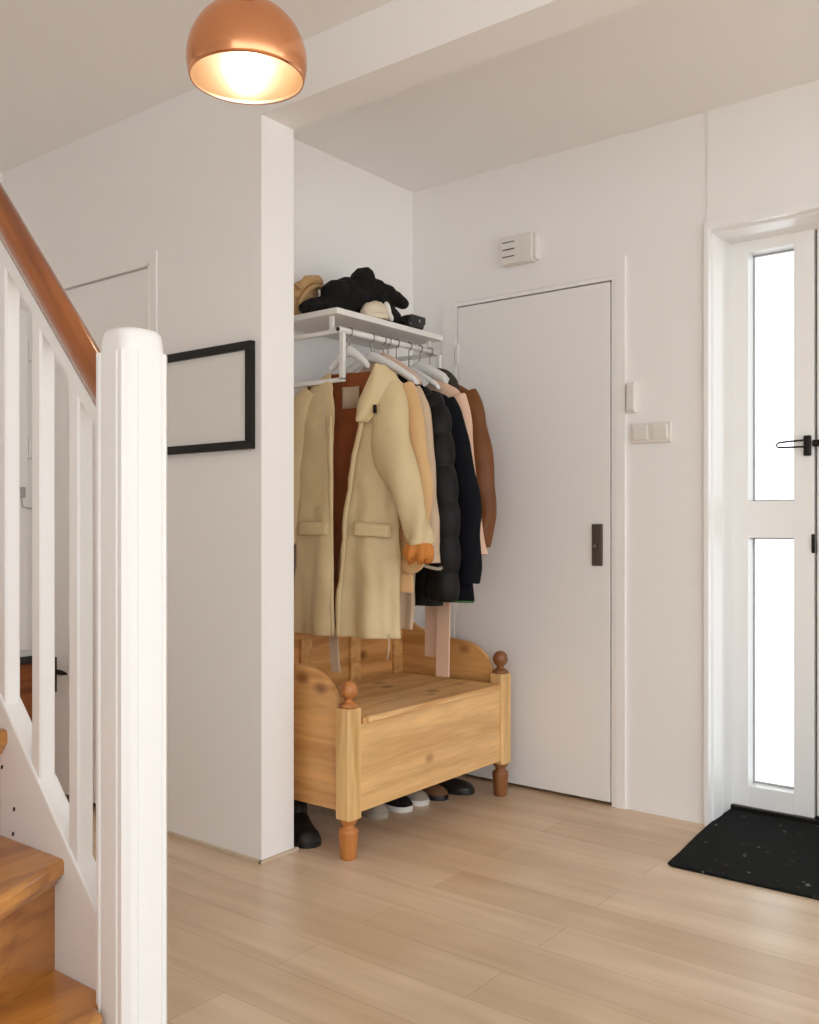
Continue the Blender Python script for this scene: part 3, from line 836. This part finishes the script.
# 3 taupe trench coat
H = .715
g3 = coat('trench_coat', 'taupe trench coat with strapped cuff beside the black puffer', 'coat', -2.325, 2.757, H)
cpart('body', shell([(1.65, 0, 0, .07, .024, 2.2), (1.62, 0, 0, .16, .028, 2.4), (1.57, 0, 0, .20, .032, 2.5), (1.45, 0, 0, .21, .034, 2.6), (1.1, 0, 0, .205, .036, 2.6), (.715, 0, 0, .188, .038, 2.6)], H, fold=.010, ph=2.2), M['taupe'], g3)
cpart('sleeve', sleeve([(0.170, 0, 1.60, .05, .032), (0.209, -.005, 1.51, .052, .036), (0.232, -.008, 1.36, .052, .038), (0.250, -.01, 1.18, .048, .038), (0.260, -.015, 1.05, .044, .038), (0.262, -.02, .965, .048, .042)], H), M['taupe'], g3)
bm = BM()
tube(bm, [(.262 + .054 * math.cos(a), -.022 + .046 * math.sin(a), .963 - H - .018 * math.cos(a)) for a in [2 * PI * k / 24 for k in range(25)]], .006, 6)
obj('cuff_strap', bm, M['canvas'], g3, smooth=True)
hanger(2.785, M['hangp'], 'pinkish wooden hanger behind the long bare white hanger', .16, .10, math.radians(8), 1.742, .012, .024)
hanger(2.815, M['hangg'], 'grey hanger between the pinkish hanger and the puffer collar', .16, .095, math.radians(8), 1.732, .012, .022)

# 4 black puffer coat
H = .80
g4 = coat('puffer_coat', 'black quilted puffer coat hanging midway along the rail', 'puffer coat', -2.310, 2.850, H)
cpart('body', shell([(1.665, 0, 0, .075, .028, 2.2), (1.635, 0, 0, .15, .034, 2.4), (1.57, 0, 0, .205, .042, 2.5), (1.45, 0, 0, .222, .044, 2.6), (1.15, 0, 0, .228, .046, 2.6), (.80, 0, 0, .230, .046, 2.6)], H, nz=120, fold=.002, quilt=.115), M['black'], g4, .005, None, 1, .006)
cpart('sleeve', sleeve([(0.170, -.01, 1.58, .055, .040), (0.212, -.02, 1.50, .064, .048), (0.237, -.03, 1.34, .066, .052), (0.256, -.035, 1.16, .068, .054), (0.260, -.035, .98, .068, .052), (0.255, -.035, .82, .064, .048)], H, nz=90, fold=0, quilt=7), M['black'], g4, .005, None, 1, .006)
cpart('sleeve', sleeve([(-.17, 0, 1.58, .06, .042), (-.215, 0, 1.50, .06, .043), (-.235, 0, 1.30, .06, .043), (-.245, 0, 1.10, .06, .043), (-.24, 0, .90, .055, .04)], H, nz=64, fold=0, quilt=6), M['black'], g4, .005, None, 1, .006)
bm = BM(); tube(bm, [(-.08, -.02, 1.65 - H), (-.03, .03, 1.67 - H), (.04, .03, 1.675 - H), (.10, -.02, 1.652 - H), (.12, -.045, 1.60 - H)], [.018, .022, .024, .024, .016], 10)
obj('collar', bm, M['black'], g4, smooth=True)
hanger(2.865, M['hangg'], 'grey hanger above the collar of the black puffer', .14, .075, R0, 1.722, .012, .020)

# 5 navy coat
H = .815
g5 = coat('navy_coat', 'dark navy coat with green hem edge behind the black puffer', 'coat', -2.305, 2.945, H)
cpart('body', shell([(1.64, 0, 0, .075, .026, 2.2), (1.615, 0, 0, .15, .030, 2.4), (1.56, 0, 0, .205, .034, 2.5), (1.40, 0, 0, .232, .036, 2.6), (1.1, 0, 0, .270, .038, 2.6), (.815, 0, 0, .305, .038, 2.6)], H, fold=.006, ph=.4), M['navy'], g5)
cpart('sleeve', sleeve([(0.170, 0, 1.575, .05, .034), (0.215, -.005, 1.48, .057, .038), (0.255, -.01, 1.33, .056, .040), (0.284, -.012, 1.16, .054, .040), (0.290, -.015, 1.00, .050, .040), (0.285, -.015, .885, .050, .040)], H), M['navy'], g5)
bm = BM(); loft(bm, [[(.306 * math.cos(a), .041 * math.sin(a), z) for a in [(-.9 + 1.8 * k / 14) for k in range(15)]] for z in (-.006, .008)], False)
cpart('hem_edge', bm, M['green'], g5, .004, None, 0)
hanger(2.945, M['hangw'], 'white hanger holding the navy coat', .14, .075, R0, 1.715, .010, .018)

# 6 pale pink coat with long belt ends
H = .95
g6 = coat('pink_coat', 'pale pink coat with two belt ends hanging below the puffer', 'coat', -2.300, 3.012, H)
cpart('body', shell([(1.695, 0, 0, .05, .024, 2.2), (1.66, 0, 0, .13, .028, 2.4), (1.61, 0, 0, .20, .030, 2.5), (1.45, 0, 0, .215, .032, 2.6), (1.2, 0, 0, .215, .034, 2.6), (.95, 0, 0, .22, .034, 2.6)], H, fold=.005, ph=3), M['pink'], g6)
cpart('sleeve', sleeve([(.17, 0, 1.60, .05, .032), (.205, 0, 1.50, .044, .034), (.215, 0, 1.34, .040, .034), (.238, 0, 1.16, .040, .034), (.258, 0, 1.05, .040, .034), (.270, 0, .985, .046, .034)], H), M['pink'], g6, crease=.012)
obj('belt', strap(BM(), [(.150, -.050, .95 - H), (.150, -.052, .75 - H), (.147, -.054, .515 - H)], .058, .004), M['pink'], g6)
obj('belt', strap(BM(), [(.080, -.028, .95 - H), (.080, -.028, .75 - H), (.078, -.028, .585 - H)], .058, .004), M['pink'], g6)
hanger(3.015, M['hangw'], 'white hanger with rounded top in the pale pink coat', .13, .060, R0, 1.735, .016, .030)

# 7 brown leather coat with dark fur collar
H = 1.0
g7 = coat('leather_jacket', 'brown leather jacket with dark fur collar at the far end of the rail', 'jacket', -2.290, 3.082, H)
cpart('body', shell([(1.68, 0, 0, .07, .026, 2.2), (1.655, 0, 0, .15, .030, 2.4), (1.60, 0, 0, .205, .034, 2.5), (1.45, 0, 0, .22, .036, 2.6), (1.2, 0, 0, .22, .036, 2.6), (1.0, 0, 0, .22, .038, 2.6)], H, fold=.006, ph=1.7), M['leather'], g7)
cpart('sleeve', sleeve([(0.165, 0, 1.62, .05, .034), (0.199, 0, 1.55, .052, .038), (0.223, 0, 1.42, .052, .042), (0.239, 0, 1.26, .050, .042), (0.248, 0, 1.14, .046, .040), (0.234, -.01, 1.02, .042, .038)], H), M['leather'], g7)
bm = BM(); tube(bm, catmull([(-.09, -.03, 1.66 - H), (-.05, .02, 1.70 - H), (.01, .02, 1.710 - H), (.065, .0, 1.695 - H), (.115, -.03, 1.655 - H), (.135, -.05, 1.60 - H)], 18), [.024 + .010 * math.sin(PI * k / 17) for k in range(18)], 14)
o = obj('fur_collar', bm, M['fur'], g7, smooth=True); o['label'] = 'dark brown fur collar'
hanger(3.085, M['hangw'], 'white hanger holding the brown leather jacket', .13, .07, R0, 1.705, .010, .018)

# ------------------------------------------------------------------ things on the shelf
SZ = 1.891
o = blob('folded_coat', [((-2.47, 2.67, SZ + .040), (.09, .15, .040), (.0, 0, .1)), ((-2.44, 2.73, SZ + .075), (.08, .11, .070), (.25, 0, 0)), ((-2.42, 2.80, SZ + .150), (.055, .058, .085), (-.4, 0, 0)), ((-2.43, 2.655, SZ + .105), (.055, .055, .040), (.3, 0, 0)), ((-2.46, 2.56, SZ + .030), (.06, .05, .030), (.25, 0, 0)),
        ((-2.44, 2.71, SZ + .125), (.055, .085, .040), (.35, 0, 0)), ((-2.42, 2.84, SZ + .165), (.035, .045, .035), (-.5, 0, 0)), ((-2.41, 2.86, SZ + .08), (.055, .06, .07), (-.4, 0, 0)),
        ('limb', [(-2.42, 2.84, SZ + .165), (-2.41, 2.91, SZ + .145), (-2.40, 2.975, SZ + .128), (-2.385, 3.035, SZ + .108)], [.038, .034, .033, .022]),
        ('limb', [(-2.40, 2.86, SZ + .075), (-2.39, 2.92, SZ + .06), (-2.38, 2.965, SZ + .035)], [.055, .045, .030])], M['blackwool'], None, .008, .034, .075, 5)
tag(o, 'crumpled black wool coat heaped on the white shelf', 'folded coat')
tb = thing('tan_scarf', 'folded tan scarf at the left end of the shelf behind the black heap', 'scarf', (-2.555, 2.60, SZ))
blob('fold', [((0, 0, .055), (.055, .065, .055)), ((0, .03, .105), (.045, .055, .045), (.4, 0, 0)), ((.01, -.02, .09), (.04, .04, .05)), ('limb', [(.04, -.055, .10), (.045, -.01, .145), (.04, .05, .160), (.02, .085, .145)], [.016, .020, .020, .014])], M['tanfelt'], tb, .007, .022, .04, 3)
bm = BM(); tube(bm, catmull([(.048, -.06, .04), (.058, -.03, .095), (.058, .02, .125), (.05, .065, .125), (.03, .09, .09)], 16), [.010] * 16, 8)
obj('rolled_edge', bm, M['tanfelt'], tb, smooth=True)
cb = thing('knit_hat', 'cream knitted hat in front of the black heap on the shelf', 'hat', (-2.345, 2.785, SZ))
blob('crown', [((0, 0, .036), (.046, .060, .036)), ((-.005, .015, .045), (.040, .040, .036)), ((0, -.03, .03), (.034, .036, .028))], M['cream'], cb, .005, .012, .03, 3)
obj('brim', loft(BM(), [[(r * math.cos(a), 1.28 * r * math.sin(a), z + .004 * math.sin(2 * a)) for a in [2 * PI * k / 30 for k in range(30)]] for r, z in ((.040, .004), (.048, .006), (.050, .018), (.046, .024))], True), M['cream'], cb, smooth=True)
gl = thing('black_glove', 'black glove with white cuff trim beside the cream hat on the shelf', 'glove', (-2.335, 2.875, SZ))
blob('palm', [((0, .01, .03), (.028, .040, .028)), ((.0, -.02, .05), (.024, .026, .026)),
     ('limb', [(-.015, .03, .035), (-.015, .06, .03), (-.012, .085, .016)], [.012, .011, .009]),
     ('limb', [(0, .03, .033), (.002, .065, .026), (.004, .09, .012)], [.012, .011, .009]),
     ('limb', [(.014, .03, .03), (.018, .058, .022), (.02, .082, .010)], [.012, .011, .009]),
     ('limb', [(.024, .02, .026), (.03, .045, .018), (.034, .065, .010)], [.011, .010, .008]),
     ('limb', [(-.02, -.005, .03), (-.04, .015, .02), (-.05, .03, .012)], [.013, .012, .010])], M['blackwool'], gl, .004, 0, .05, 3)
w_ = blob('cuff', [((.016, -.040, .048), (.016, .010, .034), (.35, 0, 0)), ((.020, -.028, .022), (.014, .008, .02), (.6, 0, 0))], M['lace'], gl, .004, 0, .05, 2); w_['label'] = 'white cuff trim'
pc = thing('black_pouch', 'small black leather pouch at the right end of the shelf', 'pouch', (-2.335, 3.01, SZ))
bm = bx(-.032, .032, -.050, .050, 0, .056, bev=.018, seg=4); obj('body', bm, M['leatherk'], pc, smooth=True)
obj('flap', bx(.024, .036, -.046, .046, .022, .054, bev=.005, seg=3), M['leatherk'], pc, smooth=True)
obj('snap', tube(BM(), [(.035, 0, .032), (.039, 0, .032)], .006, 12), M['chrome'], pc)

# ------------------------------------------------------------------ shoes under the bench
def shoe(name, label, cat, x, y, rz, up, sole_m, length=.27, w=.046, high=.07, lace=False, shaft=0.0):
    """toe points along local +x"""
    t = thing(name, label, cat, (x, y, 0), rz, 'shoes under the bench')
    L2 = length / 2
    def outline(s):                               # half width along the shoe, s in -1..1
        return w * (0.80 + .20 * math.sin((s + .2) * 1.9)) * max(0.0, 1 - abs(s) ** 6) ** .5
    n = 20
    ss = [-1 + 2 * i / n for i in range(n + 1)]
    rings = []
    for s in ss:
        hw = max(outline(s * .985), .004)
        rings.append([(L2 * s, hw, 0.0), (L2 * s, hw * 1.03, .010), (L2 * s, hw, .020), (L2 * s, -hw, .020), (L2 * s, -hw * 1.03, .010), (L2 * s, -hw, 0.0)])
    obj('sole', loft(BM(), rings, True, True, True), sole_m, t, flat_angle=50)
    rings = []
    for s in ss:
        hw = max(outline(s * .97) * .96, .004)
        h = (.026 + high * (.25 + .75 / (1 + math.exp(7 * (s - .10))))) * max(0.0, 1 - max(s, 0) ** 5) ** .5
        if s < -.92: h *= .9
        rings.append([(L2 * s * .98, hw * math.cos(a) * (1 if abs(math.sin(a)) < .9 else .95), .016 + h * math.sin(a)) for a in [PI * k / 12 for k in range(13)]])
    obj('upper', loft(BM(), rings, False, True), up, t, smooth=True)
    oc = BM(); tube(oc, [(-L2 * .42 + L2 * .42 * math.cos(a), w * .56 * math.sin(a), .020 + high + .012 - .012 * math.cos(a)) for a in [2 * PI * k / 20 for k in range(21)]], .007, 8)
    obj('collar', oc, up, t, smooth=True)
    if shaft:
        obj('shaft', loft(BM(), [[(-L2 * .40 + L2 * .46 * math.cos(a), w * .80 * math.sin(a), z) for a in [2 * PI * k / 20 for k in range(20)]] for z in (.05, shaft)], True, False, True), up, t, smooth=True)
    if lace:
        bm = BM()
        for k in range(4): tube(bm, [(L2 * (.02 + .11 * k), -w * .5, .016 + high * (.92 - .14 * k)), (L2 * (.04 + .11 * k), 0, .028 + high * (.98 - .15 * k)), (L2 * (.02 + .11 * k), w * .5, .016 + high * (.92 - .14 * k))], .003, 6)
        obj('laces', bm, M['lace'], t, smooth=True)
    return t
shoe('ankle_boot', 'black leather ankle boot behind the front left bench leg', 'boot', -2.36, 2.395, math.radians(-28), M['leatherk'], M['leatherk'], .27, .05, .07, shaft=.125)
shoe('canvas_shoe', 'grey canvas shoe under the bench beside the black sneakers', 'shoe', -2.385, 2.765, math.radians(-12), M['canvas'], M['canvas'], .27, .046, .06)
shoe('sneaker', 'black and white sneaker under the bench next to the grey canvas shoe', 'sneaker', -2.365, 2.880, math.radians(-8), M['blackwool'], M['sole'], .27, .046, .058, lace=True)
shoe('sneaker', 'pale grey sneaker with white sole under the bench next to the brown suede shoe', 'sneaker', -2.365, 2.978, math.radians(-4), M['canvas'], M['sole'], .27, .046, .058, lace=True)
shoe('suede_shoe', 'brown suede shoe under the bench beside the black loafer', 'shoe', -2.345, 3.082, math.radians(-4), M['brownsuede'], M['leatherk'], .27, .045, .048)
shoe('loafer', 'black leather loafer under the bench near the far leg', 'shoe', -2.31, 3.185, math.radians(12), M['leatherk'], M['leatherk'], .28, .046, .04)

# ------------------------------------------------------------------ light
w = bpy.data.worlds.new('world'); SC.world = w; w.use_nodes = True
bg = w.node_tree.nodes['Background']
bg.inputs['Color'].default_value = (0.905, 0.958, 1.0, 1); bg.inputs['Strength'].default_value = 1.6
SC.view_settings.view_transform = 'Standard'; SC.view_settings.look = 'None'
SC.view_settings.gamma = 1.0; SC.view_settings.use_curve_mapping = False
SC.view_settings.exposure = 0.68
SC.cycles.max_bounces = 12; SC.cycles.diffuse_bounces = 8
SC.cycles.use_denoising = True
